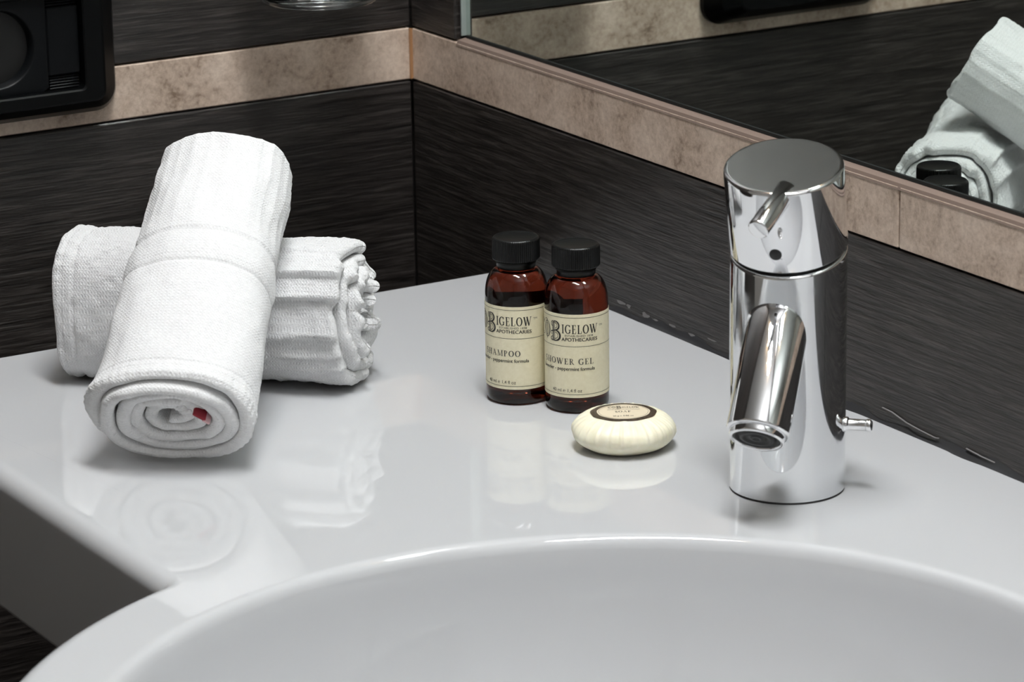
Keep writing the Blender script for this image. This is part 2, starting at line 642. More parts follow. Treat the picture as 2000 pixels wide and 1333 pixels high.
# flat top to the rounded edge
inset = P-nor*(ER+0.0008)[:, None]
rings.append(np.c_[P-nor*(ER+0.003)[:, None], np.zeros(N)])
rings.append(np.c_[inset, np.zeros(N)])
for k in range(9):
    a = k/8*math.pi/2
    q = P-nor*(ER*(1-math.sin(a)))[:, None]
    rings.append(np.c_[q, -ER*(1-math.cos(a))])
rings.append(np.c_[P-nor*0.0003, np.full(N, -0.0125)])
rings.append(np.c_[P-nor*0.002, np.full(N, -0.0710)])
rings.append(np.c_[P-nor*0.0028, np.full(N, -0.0732)])
rings.append(np.c_[P-nor*0.005, np.full(N, -0.0740)])
for r, z in ((0.236, -0.0742), (0.230, -0.095), (0.212, -0.145), (0.165, -0.178), (0.070, -0.184), (0.028, -0.184)):
    rings.append(np.c_[BX+dirs[:, 0]*r, BY+dirs[:, 1]*r, np.full(N, z)])
V = np.concatenate(rings)
F = []
for j in range(len(rings)-1):
    for k in range(N):
        k2 = (k+1) % N
        F.append((j*N+k, j*N+k2, (j+1)*N+k2, (j+1)*N+k))
# close the waste hole between the inner and the outer shell
L = len(rings)-1
for k in range(N):
    k2 = (k+1) % N
    F.append((L*N+k, L*N+k2, k2, k))
F = [f[::-1] for f in F]
sink = empty('washbasin', (0.20, BY, -0.074))
tag(sink, 'white glossy ceramic washbasin with a flat shelf and round bowl', 'washbasin')
inv(sink, mesh_obj('basin_body', V, [f[::-1] for f in F], 'ceramic', sink))
inv(sink, lathe('drain', sharpen([(0, -0.1375), (0.016, -0.1372), (0.018, -0.1385), (0.024, -0.1378), (0.030, -0.1385), (0.032, -0.1405), (0.0275, -0.1410), (0.0275, -0.160), (0, -0.160)]), 'chrome_clean', sink, 48, Matrix.Translation((BX, BY, -0.028))))

# ------------------------------------------------------------------ tap
FAU = Vector((0.0967, 0.4099, 0.0))
tap = tag(empty('basin_tap', FAU), 'chrome single-lever mixer tap with a short slanting spout, standing on the washbasin', 'tap')


def az(a):
    return Vector((math.cos(rad(a)), math.sin(rad(a)), 0))


RB = 0.0272
ZT = 0.1165
TILT = 15.0
tdir = az(42.0)
n = 96
bv, bf = [], []
levels = [('z', 0.0006, RB-0.0006), ('z', 0.0012, RB), ('z', 0.0016, RB), ('f', 0.35, RB), ('f', 0.7, RB), ('t', -0.0012, RB), ('t', -0.0008, RB), ('t', 0.0, RB-0.0007), ('t', 0.0, RB-0.0012), ('t', 0.0, 0.010)]
for kind, q, r in levels:
    for k in range(n):
        a = 2*math.pi*k/n
        p = Vector((r*math.cos(a), r*math.sin(a), 0))
        ztop = ZT-math.tan(rad(TILT))*p.dot(tdir)
        z = q if kind == 'z' else (ztop+q if kind == 't' else 0.0016+(ztop-0.0016)*q)
        bv.append((p.x, p.y, z))
for j in range(len(levels)-1):
    for k in range(n):
        k2 = (k+1) % n
        bf.append((j*n+k, j*n+k2, (j+1)*n+k2, (j+1)*n+k))
bf.append(tuple((len(levels)-1)*n+k for k in range(n)))
bf.append(tuple(range(n))[::-1])
mesh_obj('tap_body', bv, bf, 'chrome', tap)
lathe('base_gasket', [(0, 0.0), (RB-0.0002, 0.0), (RB-0.0002, 0.0007), (0, 0.0008)], 'rubber', tap, 64)
hz = (Vector((0, 0, 1))*math.cos(rad(TILT))+tdir*math.sin(rad(TILT))).normalized()
HM = axis_matrix(Vector((0, 0, ZT)), hz, tdir)
lathe('head_seam', [(0, 0.0), (RB-0.0018, 0.0), (RB-0.0018, 0.0016), (0, 0.0016)], 'rubber', tap, 64, HM)
HR, HH = 0.0276, 0.0432
head = lathe('tap_head', sharpen([(0, 0.0012), (HR-0.0012, 0.0012), (HR, 0.0022), (HR, HH-0.0014), (HR-0.0004, HH-0.0005), (HR-0.0016, HH), (HR-0.0022, HH), (HR-0.0032, HH), (0, HH)], 0.0003), 'chrome_clean', tap, 96, HM)
# lever pin
ldir = (az(27.0)*math.cos(rad(24))-Vector((0, 0, 1))*math.sin(rad(24))).normalized()
lbase = HM @ Vector((0, 0, HH-0.0035)) + (HM.to_3x3() @ Vector((0.98, 0.20, 0)))*(HR-0.006)
LM = axis_matrix(lbase, ldir)
lathe('lever_pin', sharpen([(0, -0.004), (0.0050, -0.004), (0.0050, 0.0262), (0.0047, 0.0267), (0.0040, 0.0270), (0, 0.0270)], 0.0002), 'chrome_clean', tap, 40, LM)
# set screw
sdir = (HM.to_3x3() @ Vector((1, 0.02, 0))).normalized()
sp0 = HM @ Vector((0, 0, 0.0118)) + sdir*(HR-0.0012)
lathe('set_screw', [(0, 0.0), (0.0029, 0.0), (0.0029, 0.0012), (0.0028, 0.0013), (0, 0.0013)], 'rubber', tap, 28, axis_matrix(sp0, sdir))
# spout
SPA, SPD = 40.0, 50.0
sdn = (az(SPA)*math.cos(rad(SPD))-Vector((0, 0, 1))*math.sin(rad(SPD))).normalized()
tip = az(SPA)*0.0560+Vector((0, 0, 0.0400))
SL = 0.074
SM = axis_matrix(tip-sdn*(SL+0.0035), sdn)
SR = 0.0146
lathe('spout', sharpen([(0, 0.0), (SR, 0.0), (SR, SL-0.0012), (SR-0.0003, SL-0.0004), (SR-0.0012, SL), (SR-0.0022, SL-0.0006), (SR-0.0024, SL-0.004), (0, SL-0.004)], 0.0003), 'chrome_clean', tap, 72, SM)
aer = lathe('aerator', sharpen([(0.0095, SL-0.004), (0.0128, SL-0.004), (0.0128, SL+0.0028), (0.0122, SL+0.0035), (0.0113, SL+0.0035), (0.0108, SL+0.0025), (0.0108, SL-0.003)], 0.0002), 'chrome_clean', tap, 64, SM)
lathe('aerator_insert', [(0, SL+0.0022), (0.0014, SL+0.0022), (0.0016, SL+0.0028), (0.0030, SL+0.0028), (0.0032, SL+0.0018), (0.0060, SL+0.0022), (0.0062, SL+0.0028), (0.0080, SL+0.0028), (0.0082, SL+0.0012), (0.0098, SL+0.0012), (0.0100, SL+0.0026), (0.0107, SL+0.0026), (0.0107, SL-0.002), (0, SL-0.002)], 'aerator_mesh', aer, 48, SM)
# pop-up rod on the far side
rdir = az(135.0)
rod0 = az(135.0)*(RB-0.003)+Vector((0, 0, 0.0325))
RM = axis_matrix(rod0, rdir)
rod = lathe('lift_rod', sharpen([(0, 0.0), (0.0036, 0.0), (0.0036, 0.0042), (0.0027, 0.0048), (0.0027, 0.0128), (0.0030, 0.0132), (0.0030, 0.0148), (0.0026, 0.0154), (0, 0.0154)], 0.0002), 'chrome_clean', tap, 36, RM)
lathe('rod_end', [(0, 0.01535), (0.0024, 0.01535), (0.0022, 0.0157), (0, 0.0158)], 'dark_metal', rod, 24, RM)

# ------------------------------------------------------------------ lettering
def stroke(p, q, w, n=1):
    p, q = np.array(p, float), np.array(q, float)
    d = q-p
    l = np.hypot(*d)
    nrm = np.array((-d[1], d[0]))/max(l, 1e-9)*w/2
    out = []
    for k in range(n):
        a, b2 = p+d*k/n, p+d*(k+1)/n
        out.append([a-nrm, b2-nrm, b2+nrm, a+nrm])
    return out


def arcs(cx, cy, rx, ry, a0, a1, wt, wn, n=18):
    out, prev = [], None
    for k in range(n+1):
        a = rad(a0+(a1-a0)*k/n)
        w = wn+(wt-wn)*abs(math.cos(a))**1.5
        c, s = math.cos(a), math.sin(a)
        pi, po = np.array((cx+(rx-w/2)*c, cy+(ry-w/2)*s)), np.array((cx+(rx+w/2)*c, cy+(ry+w/2)*s))
        if prev is not None:
            out.append([prev[0], prev[1], po, pi])
        prev = (pi, po)
    return out


def rect(x0, y0, x1, y1):
    return [[np.array((x0, y0)), np.array((x1, y0)), np.array((x1, y1)), np.array((x0, y1))]]


def stem(x, w=0.17, y0=0.0, y1=1.0, lo=True, hi=True, s=0.08):
    o = rect(x-w/2, y0, x+w/2, y1)
    if lo:
        o += rect(x-w/2-s, y0, x+w/2+s, y0+0.05)
    if hi:
        o += rect(x-w/2-s, y1-0.05, x+w/2+s, y1)
    return o


GL = {
    'I': (0.40, stem(0.20)),
    'L': (0.68, stem(0.20)+rect(0.1, 0, 0.62, 0.05)+rect(0.56, 0, 0.62, 0.27)),
    'E': (0.70, stem(0.20)+rect(0.1, 0, 0.62, 0.05)+rect(0.56, 0, 0.62, 0.26)+rect(0.1, 0.95, 0.60, 1.0)+rect(0.54, 0.76, 0.60, 1.0)+rect(0.2, 0.49, 0.48, 0.54)+rect(0.43, 0.40, 0.48, 0.63)),
    'O': (0.92, arcs(0.46, 0.5, 0.34, 0.47, 0, 360, 0.19, 0.07, 30)),
    'G': (0.90, arcs(0.46, 0.5, 0.34, 0.47, 42, 325, 0.19, 0.07, 26)+rect(0.66, 0.06, 0.79, 0.44)+rect(0.55, 0.40, 0.88, 0.45)+rect(0.70, 0.72, 0.75, 0.98)),
    'W': (1.26, stroke((0.14, 1), (0.40, 0), 0.18)+stroke((0.40, 0), (0.62, 0.98), 0.07)+stroke((0.56, 1), (0.84, 0), 0.18)+stroke((0.84, 0), (1.12, 1), 0.07)+rect(0.0, 0.95, 0.28, 1)+rect(0.44, 0.95, 0.70, 1)+rect(1.0, 0.95, 1.24, 1)),
    'S': (0.60, arcs(0.29, 0.74, 0.19, 0.235, 25, 255, 0.13, 0.07, 16)+stroke((0.17, 0.60), (0.42, 0.40), 0.15)+arcs(0.29, 0.26, 0.19, 0.235, 65, -155, 0.13, 0.07, 16)+rect(0.44, 0.72, 0.48, 0.97)+rect(0.08, 0.03, 0.12, 0.28)),
    'H': (0.92, stem(0.22)+stem(0.70)+rect(0.22, 0.48, 0.70, 0.53)),
    'R': (0.80, stem(0.20)+arcs(0.30, 0.74, 0.24, 0.235, 90, -90, 0.12, 0.05, 14)+rect(0.2, 0.95, 0.31, 1.0)+rect(0.2, 0.48, 0.31, 0.53)+stroke((0.36, 0.5), (0.70, 0.02), 0.12)+rect(0.60, 0, 0.84, 0.05)),
    'P': (0.70, stem(0.20)+arcs(0.30, 0.73, 0.24, 0.245, 90, -90, 0.12, 0.05, 14)+rect(0.2, 0.95, 0.31, 1.0)+rect(0.2, 0.46, 0.31, 0.51)),
    'A': (0.90, stroke((0.14, 0.02), (0.42, 1.0), 0.05)+stroke((0.40, 1.0), (0.74, 0.02), 0.13)+rect(0.22, 0.32, 0.62, 0.37)+rect(0.03, 0, 0.28, 0.05)+rect(0.60, 0, 0.88, 0.05)),
    'M': (1.08, stem(0.18, 0.06)+stem(0.90, 0.13)+stroke((0.18, 1.0), (0.52, 0.05), 0.12)+stroke((0.52, 0.05), (0.88, 1.0), 0.05)),
    ' ': (0.42, []),
}


def serif_line(text, x0, x1, y0, h, gap=0.06):
    """polygons of a line of serif capitals stretched to run from x0 to x1"""
    w = sum(GL[c][0]+gap for c in text)-gap
    sx = (x1-x0)/w
    out, x = [], 0.0
    for c in text:
        for poly in GL[c][1]:
            out.append([np.array((x0+(x+p[0])*sx, y0+p[1]*h)) for p in poly])
        x += GL[c][0]+gap
    return out


def font_line(text, x0, x1, y0, h, capref='H'):
    """polygons of a line in the built-in sans font, fitted to x0..x1 with cap height h"""
    def get(t):
        cu_ = bpy.data.curves.new('type', 'FONT')
        cu_.body = t
        cu_.resolution_u = 3
        o = bpy.data.objects.new('type', cu_)
        me = o.to_mesh()
        vs = np.array([v.co[:2] for v in me.vertices])
        fs = [tuple(p.vertices) for p in me.polygons]
        o.to_mesh_clear()
        bpy.data.objects.remove(o)
        bpy.data.curves.remove(cu_)
        return vs, fs
    vs, fs = get(text)
    vr, _ = get(capref)
    ch = vr[:, 1].max()-vr[:, 1].min()
    base = vr[:, 1].min()
    a, b2 = vs[:, 0].min(), vs[:, 0].max()
    q = np.c_[x0+(vs[:, 0]-a)*(x1-x0)/(b2-a), y0+(vs[:, 1]-base)*h/ch]
    return [[q[i] for i in f] for f in fs]


def ornate_initials(x0, x1, xb0, xb1, y0, y1):
    """interlaced thin C and O ahead of a tall double-lined B with curls"""
    out = []
    h = y1-y0

    def fit(polys, a, b2):
        return [[np.array((a+p[0]*(b2-a), y0+p[1]*h)) for p in q] for q in polys]
    c = arcs(0.26, 0.52, 0.22, 0.40, 50, 310, 0.055, 0.03, 22)+arcs(0.38, 0.80, 0.07, 0.07, 0, 300, 0.03, 0.03, 12)+arcs(0.30, 0.52, 0.13, 0.28, 60, 300, 0.03, 0.02, 16)
    o = arcs(0.74, 0.50, 0.22, 0.40, 0, 360, 0.055, 0.03, 28)+arcs(0.74, 0.50, 0.13, 0.30, 0, 360, 0.025, 0.02, 22)+stroke((0.74, 0.98), (0.74, 0.02), 0.035, 3)+arcs(0.64, 0.93, 0.09, 0.06, -20, 200, 0.03, 0.03, 10)
    out += fit(c+o, x0, x1)
    bb = rect(0.22, 0.05, 0.33, 0.93)+rect(0.39, 0.05, 0.44, 0.93)
    bb += arcs(0.46, 0.76, 0.36, 0.22, 105, -85, 0.13, 0.045, 20)+arcs(0.46, 0.76, 0.20, 0.13, 100, -85, 0.04, 0.03, 14)
    bb += arcs(0.46, 0.27, 0.45, 0.26, 95, -115, 0.15, 0.05, 22)+arcs(0.46, 0.27, 0.26, 0.16, 90, -100, 0.04, 0.03, 14)
    bb += arcs(0.26, 0.84, 0.17, 0.13, 30, 250, 0.06, 0.03, 14)+arcs(0.20, 0.10, 0.15, 0.09, 60, 290, 0.07, 0.03, 14)
    bb += stroke((0.05, 0.45), (0.62, 0.55), 0.05, 3)+arcs(0.12, 0.38, 0.10, 0.06, 60, 290, 0.04, 0.03, 10)
    bb += rect(0.10, 0.0, 0.52, 0.04)
    out += fit(bb, xb0, xb1)
    return out


def weld(polys, fn):
    verts, faces = [], []
    for q in polys:
        i0 = len(verts)
        verts += [fn(p) for p in q]
        faces.append(tuple(range(i0, i0+len(q))))
    return verts, faces


# ------------------------------------------------------------------ bottles
BR = 0.01625


def bottle(pos, name, label, centre_deg, product, spin):
    root = tag(empty('toiletry_bottle', pos), label, 'bottle', 'amber toiletry bottles')
    pv = math.degrees(math.atan2(CAM.y-pos[1], CAM.x-pos[0]))
    prof = [(0, 0.0016), (0.0085, 0.0012), (0.0125, 0.0), (0.0140, 0.0001), (0.0152, 0.0007), (0.0159, 0.0019), (BR-0.0001, 0.0036)]
    prof += [(BR-0.0001, 0.006), (BR-0.0001, 0.03), (BR-0.0001, 0.0535)]
    sh = bez((BR-0.0001, 0.0535), (BR-0.0001, 0.0625), (0.0138, 0.0682), (0.0098, 0.0688), 16)
    prof += [tuple(p) for p in sh[1:]]
    prof += [(0.0091, 0.0690), (0.0088, 0.0698), (0.0088, 0.0735), (0.0, 0.0735)]
    lathe('bottle_body', prof, 'amber', root, 72)
    # label: a thin wrapped sheet with a gap at the back
    z0, z1 = 0.0088, 0.0522
    c0 = pv+centre_deg
    nseg = 96
    lv, lf = [], []
    for k in range(nseg+1):
        a = rad(c0-165+330*k/nseg)
        for r_, z_ in ((BR, z0), (BR+0.00008, z0), (BR+0.00008, z1), (BR, z1)):
            lv.append((r_*math.cos(a), r_*math.sin(a), z_))
    for k in range(nseg):
        for j in range(4):
            j2 = (j+1) % 4
            lf.append((4*k+j, 4*k+4+j, 4*k+4+j2, 4*k+j2))
    lf += [(0, 1, 2, 3), (4*nseg+3, 4*nseg+2, 4*nseg+1, 4*nseg)]
    lab = mesh_obj('paper_label', lv, lf, 'label_paper', root, smooth=False)
    tag(lab, 'cream paper label with black print')
    RT = BR+0.00018
    # print coordinates: s in mm from the middle of the label, t in mm below its top edge

    def place(p):
        a = rad(c0)+p[0]*0.001/BR
        return (RT*math.cos(a), RT*math.sin(a), z1-p[1]*0.001)

    def flip(polys):       # polygons drawn with y upwards from the label top
        return [[np.array((p[0], -p[1])) for p in q] for q in polys]

    def put(nm, polys, mat):
        v_, f_ = weld(flip(polys), place)
        mesh_obj(nm, v_, f_, mat, lab, smooth=False)

    put('brand_initials', ornate_initials(-20.2, -9.4, -9.2, -2.5, -14.3, -3.9), 'ink')
    put('brand_name', serif_line('IGELOW', -2.2, 16.7, -9.9, 4.6), 'ink')
    put('trade_mark', font_line('TM', 17.6, 19.8, -7.0, 1.0), 'ink')
    put('established_line', font_line('ESTABLISHED 1838', -0.4, 14.0, -11.55, 1.0), 'ink')
    put('apothecaries_line', font_line('APOTHECARIES', -2.3, 16.4, -13.9, 1.75)+font_line('APOTHECARIES', -2.2, 16.5, -13.85, 1.75), 'ink')
    if product == 'SHAMPOO':
        put('product_name', serif_line('SHAMPOO', -10.6, 10.6, -26.0, 3.1, 0.10), 'ink_grey')
    else:
        put('product_name', serif_line('SHOWER GEL', -14.2, 14.2, -26.0, 3.1, 0.10), 'ink_grey')
    put('formula_line', font_line('lavender - peppermint formula', -15.3, 14.8, -29.2, 1.75)+font_line('lavender - peppermint formula', -15.2, 14.9, -29.15, 1.75), 'ink')
    put('volume_line', font_line('40 ml \u212e 1,4 fl oz', -8.0, 8.0, -40.5, 1.7), 'ink')
    for nm, t in (('upper_rule', 1.7), ('middle_rule', 16.6), ('lower_rule', 41.7)):
        put('printed_rule', stroke((-44, -t), (44, -t), 0.20, 90), 'ink')
    # ribbed screw cap and its collar
    zc0, zc1, RC = 0.0735, 0.0850, 0.01215
    ribs = 66

    def rm(r, z, a, i):
        if r > RC-0.0012 and zc0+0.0004 < z < zc1-0.0012:
            s = math.cos(a*ribs)
            return r+0.00026*max(-1, min(1, s*1.6))-0.00022
        return r
    cap = lathe('screw_cap', [(0, zc0), (RC-0.0012, zc0), (RC-0.0003, zc0+0.0003), (RC, zc0+0.0010), (RC, zc0+0.0012), (RC, zc1-0.0020), (RC-0.0001, zc1-0.0014), (RC-0.0002, zc1-0.0008), (RC-0.0009, zc1-0.0001), (RC-0.0014, zc1), (RC-0.0020, zc1-0.0002), (RC-0.0026, zc1-0.0003), (0, zc1-0.0004)],
                'cap_plastic', root, ribs*5, Matrix.Rotation(rad(spin), 4, 'Z'), rm)
    lathe('neck_collar', [(0.0089, 0.0692), (0.0095, 0.0692), (0.0099, 0.0697), (0.0100, 0.0715), (0.0108, 0.0734), (0.0089, 0.0736)], 'cap_plastic', root, 64)
    return root


bottle((0.1280, 0.2174, 0.0), 'toiletry_bottle', 'amber shampoo bottle with black ribbed cap, beside the towels', -32.0, 'SHAMPOO', 3)
bottle((0.1104, 0.2462, 0.0), 'toiletry_bottle', 'amber shower gel bottle with black ribbed cap, behind the soap', -19.5, 'SHOWER GEL', 1)

# ------------------------------------------------------------------ soap
SO = (0.1272, 0.3154, 0.0)
soap = tag(empty('wrapped_soap', SO), 'round cream soap in pleated paper with an oval brown-edged label', 'soap')
pv = math.degrees(math.atan2(CAM.y-SO[1], CAM.x-SO[0]))
rs = random.Random(11)
ph = [rs.uniform(0, 6.28) for _ in range(8)]
sprof = [(0, 0.0004), (0.0120, 0.0), (0.0165, 0.0003)]
sprof += [tuple(p) for p in bez((0.0165, 0.0003), (0.0222, 0.0022), (0.0256, 0.0056), (0.0256, 0.0088), 12)][1:]
sprof += [tuple(p) for p in bez((0.0256, 0.0088), (0.0256, 0.0128), (0.0215, 0.0155), (0.0172, 0.0168), 14)][1:]
sprof += [(0.0160, 0.01705), (0.0140, 0.01735), (0.0100, 0.0176), (0.0060, 0.0177), (0, 0.0178)]


def soapmod(r, z, a, i):
    if r < 0.0168:
        return r
    up = min(1.0, max(0.0, (z-0.004)/0.010))
    d = 0.0
    for k, (nf, am) in enumerate(((17, 0.00044), (29, 0.00034), (43, 0.00014), (7, 0.00008))):
        c = math.sin(nf*a+ph[k]+0.6*math.sin(3*a+ph[k+4]))
        d += am*(1-2*abs(c)**0.6)
    lump = 0.00025*math.sin(5*a+ph[6])*math.sin(z*600+ph[7])
    return r+d*up+lump+0.0002*math.sin(3*a+1.0)


lathe('soap_body', sprof, 'soap_wrapper', soap, 240, None, soapmod)
LR = 0.0160
zl = 0.0179


def disc_z(r):
    return float(np.interp(r, [0, 0.006, 0.010, 0.014, 0.016, 0.0172], [0.0178, 0.0177, 0.0176, 0.01735, 0.01705, 0.0168]))+0.00012


def ring_disc(name, r0, r1, mat, parent, dz, n=96, sx=1.0, sy=0.92, k=8):
    vs, fs = [], []
    rad_ = np.linspace(r0, r1, k)
    for r in rad_:
        for j in range(n):
            a = 2*math.pi*j/n
            w = 1.0+0.012*math.sin(9*a+0.4)*(r/LR)**3
            vs.append((r*math.cos(a)*sx*w, r*math.sin(a)*sy*w, disc_z(r)+dz))
    for i in range(k-1):
        for j in range(n):
            j2 = (j+1) % n
            fs.append((i*n+j, i*n+j2, (i+1)*n+j2, (i+1)*n+j))
    o = mesh_obj(name, vs, fs, mat, parent)
    o.rotation_euler = (0, 0, rad(pv+90+4))
    return o


sl_ = ring_disc('soap_label', 0.0002, LR, 'soap_label', soap, 0.0, k=10)
tag(sl_, 'cream oval label with brown border')
bd = ring_disc('label_border', 0.0130, LR+0.0002, 'soap_border', soap, 0.0001, k=6)
ring_disc('label_line', 0.01205, 0.0122, 'ink_grey', soap, 0.00008, k=2)


def soap_print(nm, polys, mat):
    v_, f_ = weld(polys, lambda p: (p[0]*0.001, p[1]*0.001, disc_z(math.hypot(p[0], p[1])*0.001)+0.0001))
    o = mesh_obj(nm, v_, f_, mat, soap, smooth=False)
    o.rotation_euler = (0, 0, rad(pv+90+4))


soap_print('brand_name', ornate_initials(-7.2, -3.4, -3.3, -0.6, 4.0, 8.6)+serif_line('IGELOW', -0.4, 8.2, 4.8, 2.6), 'ink')
soap_print('product_name', serif_line('SOAP', -4.2, 3.6, -2.2, 2.4, 0.12), 'ink_grey')
soap_print('apothecaries_line', font_line('ESTABLISHED 1838 APOTHECARIES', -7.6, 8.2, 2.2, 0.9), 'ink_grey')
soap_print('weight_line', font_line('25 g \u212e 0.88 oz', -5.6, 4.4, -8.2, 1.6), 'ink_grey')

# ------------------------------------------------------------------ towels


def spow(c, e):
    return np.sign(c)*np.abs(c)**e


def rolled_towel(name, front, back, up, half_a, half_b, turns, expo, mat, endf, outer, seed, start=0.0, core=0.10, nt_=170, ns=150, round_end=0.0028, direction=1):
    """A sheet rolled into a spiral and swept from front to back.
    half_a, half_b: (front, back) half widths across and up; endf(t, u, which) axial offset of the sheet end;
    outer(theta, s, L, depth) -> radial displacement in metres of the outermost turn."""
    fr, bk = Vector(front), Vector(back)
    w = (bk-fr)
    Lg = w.length
    w.normalize()
    q = (Vector(up)-w*Vector(up).dot(w)).normalized()
    p = w.cross(q)            # image right when looking along w
    NT = int(turns*nt_)
    tt = np.linspace(0, turns, NT)
    theta = start+direction*2*np.pi*tt
    # each turn keeps its radius and steps outward in its last part, on the hidden underside
    nturn = int(round(turns))
    fr_t = np.clip((tt % 1.0-0.72)/0.28, 0, 1)
    stepped = np.floor(tt)+fr_t*fr_t*(3-2*fr_t)
    stepped = np.minimum(stepped, nturn-1+0.0*tt)
    pitch_ = (1-core)/(nturn-0.0)
    rho = core+pitch_*(stepped+1)
    inner_w = np.clip((turns-tt-0.9)/0.6, 0, 1)
    rho = rho*(1+0.06*inner_w*vnoise(theta*0.9, tt*1.7, seed+40)+0.03*inner_w*vnoise(theta*2.3, tt*2.0, seed+41))
    # depth: 0 on the outermost turn, grows inward
    depth = turns-tt
    # closed loop: outer side forward, inner side backward
    th = pitch_*0.97
    s_ = np.linspace(0, 1, ns)
    s_ = 0.5-0.5*np.cos(np.pi*s_)*(0.35+0.65*np.abs(np.cos(np.pi*s_)))/1.0
    s_ = (s_-s_.min())/(s_.max()-s_.min())
    loops = np.concatenate([np.arange(NT), np.arange(NT)[::-1]])
    side = np.concatenate([np.zeros(NT), np.ones(NT)])
    thL, rhL, dpL = theta[loops], rho[loops], depth[loops]
    arcl = np.concatenate([[0], np.cumsum(np.hypot(np.diff(rho*np.cos(theta)*half_a[0]), np.diff(rho*np.sin(theta)*half_b[0])))])[loops]
    # end noise
    e0 = endf(thL, dpL, 0)
    e1 = endf(thL, dpL, 1)
    M = len(loops)
    VV = np.zeros((ns, M, 3))
    UV = np.zeros((ns, M, 2))
    # taper of the sheet's own two long ends
    tip_ = np.minimum(1, np.minimum(tt, turns-tt)*nt_/6.0)
    tip_ = np.sqrt(np.clip(1-(1-tip_)**2, 0.02, 1))[loops]
    for j, sj in enumerate(s_):
        ax0, ax1 = e0, Lg-e1
        s = ax0+(ax1-ax0)*sj
        de = np.minimum(s-ax0, ax1-s)
        rnd = np.sqrt(np.clip(1-(1-np.clip(de/round_end, 0, 1))**2, 0.0, 1))
        a = half_a[0]+(half_a[1]-half_a[0])*s/Lg
        b_ = half_b[0]+(half_b[1]-half_b[0])*s/Lg
        off = (0.5-side)*th*rnd*tip_
        r_ = rhL-th*0.5+off
        c, sn = spow(np.cos(thL), 2/expo), spow(np.sin(thL), 2/expo)
        X, Y = a*r_*c, b_*r_*sn
        d = outer(thL, s, Lg, dpL)
        # unit radial direction
        rl = np.hypot(X, Y)+1e-9
        ext = np.where((dpL < 1.0) & (side < 0.5), d*rnd, 0.0)
        ext = ext*np.clip(dpL*30, 0, 1)
        X2, Y2 = X*(1+ext/rl), Y*(1+ext/rl)
        VV[j, :, 0], VV[j, :, 1], VV[j, :, 2] = X2, Y2, s
        UV[j, :, 0], UV[j, :, 1] = s, arcl
    R3 = np.array([[p.x, q.x, w.x], [p.y, q.y, w.y], [p.z, q.z, w.z]])
    W = VV.reshape(-1, 3) @ R3.T
    faces = []
    for j in range(ns-1):
        for k in range(M):
            k2 = (k+1) % M
            faces.append((j*M+k, j*M+k2, (j+1)*M+k2, (j+1)*M+k))
    # close both ends of the sheet (the two sides meet there)
    for j, fl in ((0, False), (ns-1, True)):
        for k in range(NT-1):
            a_, b2 = j*M+k, j*M+k+1
            c_, d_ = j*M+(2*NT-2-k), j*M+(2*NT-1-k)
            f = (a_, d_, c_, b2)
            faces.append(f[::-1] if fl else f)
    return W, faces, UV.reshape(-1, 2), (p, q, w, Lg)


# lower towel, lying along the back of the shelf
A0, A1 = Vector((0.3140, 0.0625, 0.0)), Vector((0.1952, 0.1720, 0.0))
dirw = (A1-A0).normalized()
perp = Vector((dirw.y, -dirw.x, 0))
if perp.dot(Vector((1, 1, 0))) < 0:
    perp = -perp
HB, HA = 0.0380, 0.0325


def low_end(t, dep, which):
    n1_ = vnoise(t*1.3+which*17, dep*2.0+3, 5)
    n2_ = vnoise(t*5.1+which*5, dep*3.0, 6)
    if which == 1:     # right end, ragged layers
        return 0.0075+0.0046*n1_+0.0030*n2_-0.0030*np.clip(dep-0.5, 0, 2.2)
    return 0.002+0.0016*n1_+0.0006*n2_+np.where(dep < 1.0, 0.0, 0.002)


def low_outer(t, s, Lg, dep):
    # p points to ... ; folds run lengthwise on the viewer's side
    c, sn = np.cos(t), np.sin(t)
    frontw = np.clip(low_sign*c*1.4, 0, 1)
    h = sn                                   # -1 bottom .. 1 top
    h = h + 0.10*np.sin(s*28+1.0) - 0.9*(s-Lg*0.5)*2.0*0.5
    d = np.zeros_like(s)
    for hc, am, wd in ((0.78, 0.0016, 0.10), (0.46, 0.0030, 0.22), (0.12, 0.0034, 0.26), (-0.26, 0.0030, 0.22), (-0.52, 0.0018, 0.14), (-0.74, 0.0022, 0.16)):
        x_ = (h-hc)/wd
        d += am*np.where(x_ > 0, np.exp(-np.clip(x_, 0, 9)**1.0*1.6), 0.0)*np.clip(x_*8, 0, 1)
    right = np.clip((s-Lg*0.25)/(Lg*0.2), 0, 1)
    lump = 0.0011*vnoise(t*2.2, s*60, 8)+0.0006*vnoise(t*9, s*240, 9)
    seam = -0.0012*np.exp(-((s-0.0125)/0.0010)**2)-0.0004*np.exp(-((s-0.006)/0.0008)**2)
    fuzz = 0.00035*vnoise(t*70, s*1500, 12)
    sag = -0.0040*np.clip(sn*1.3, 0, 1)*np.exp(-((s-Lg*0.48)/0.034)**4)
    return (d*1.6-0.0010)*frontw*right+lump+seam*(1-right)+fuzz+sag


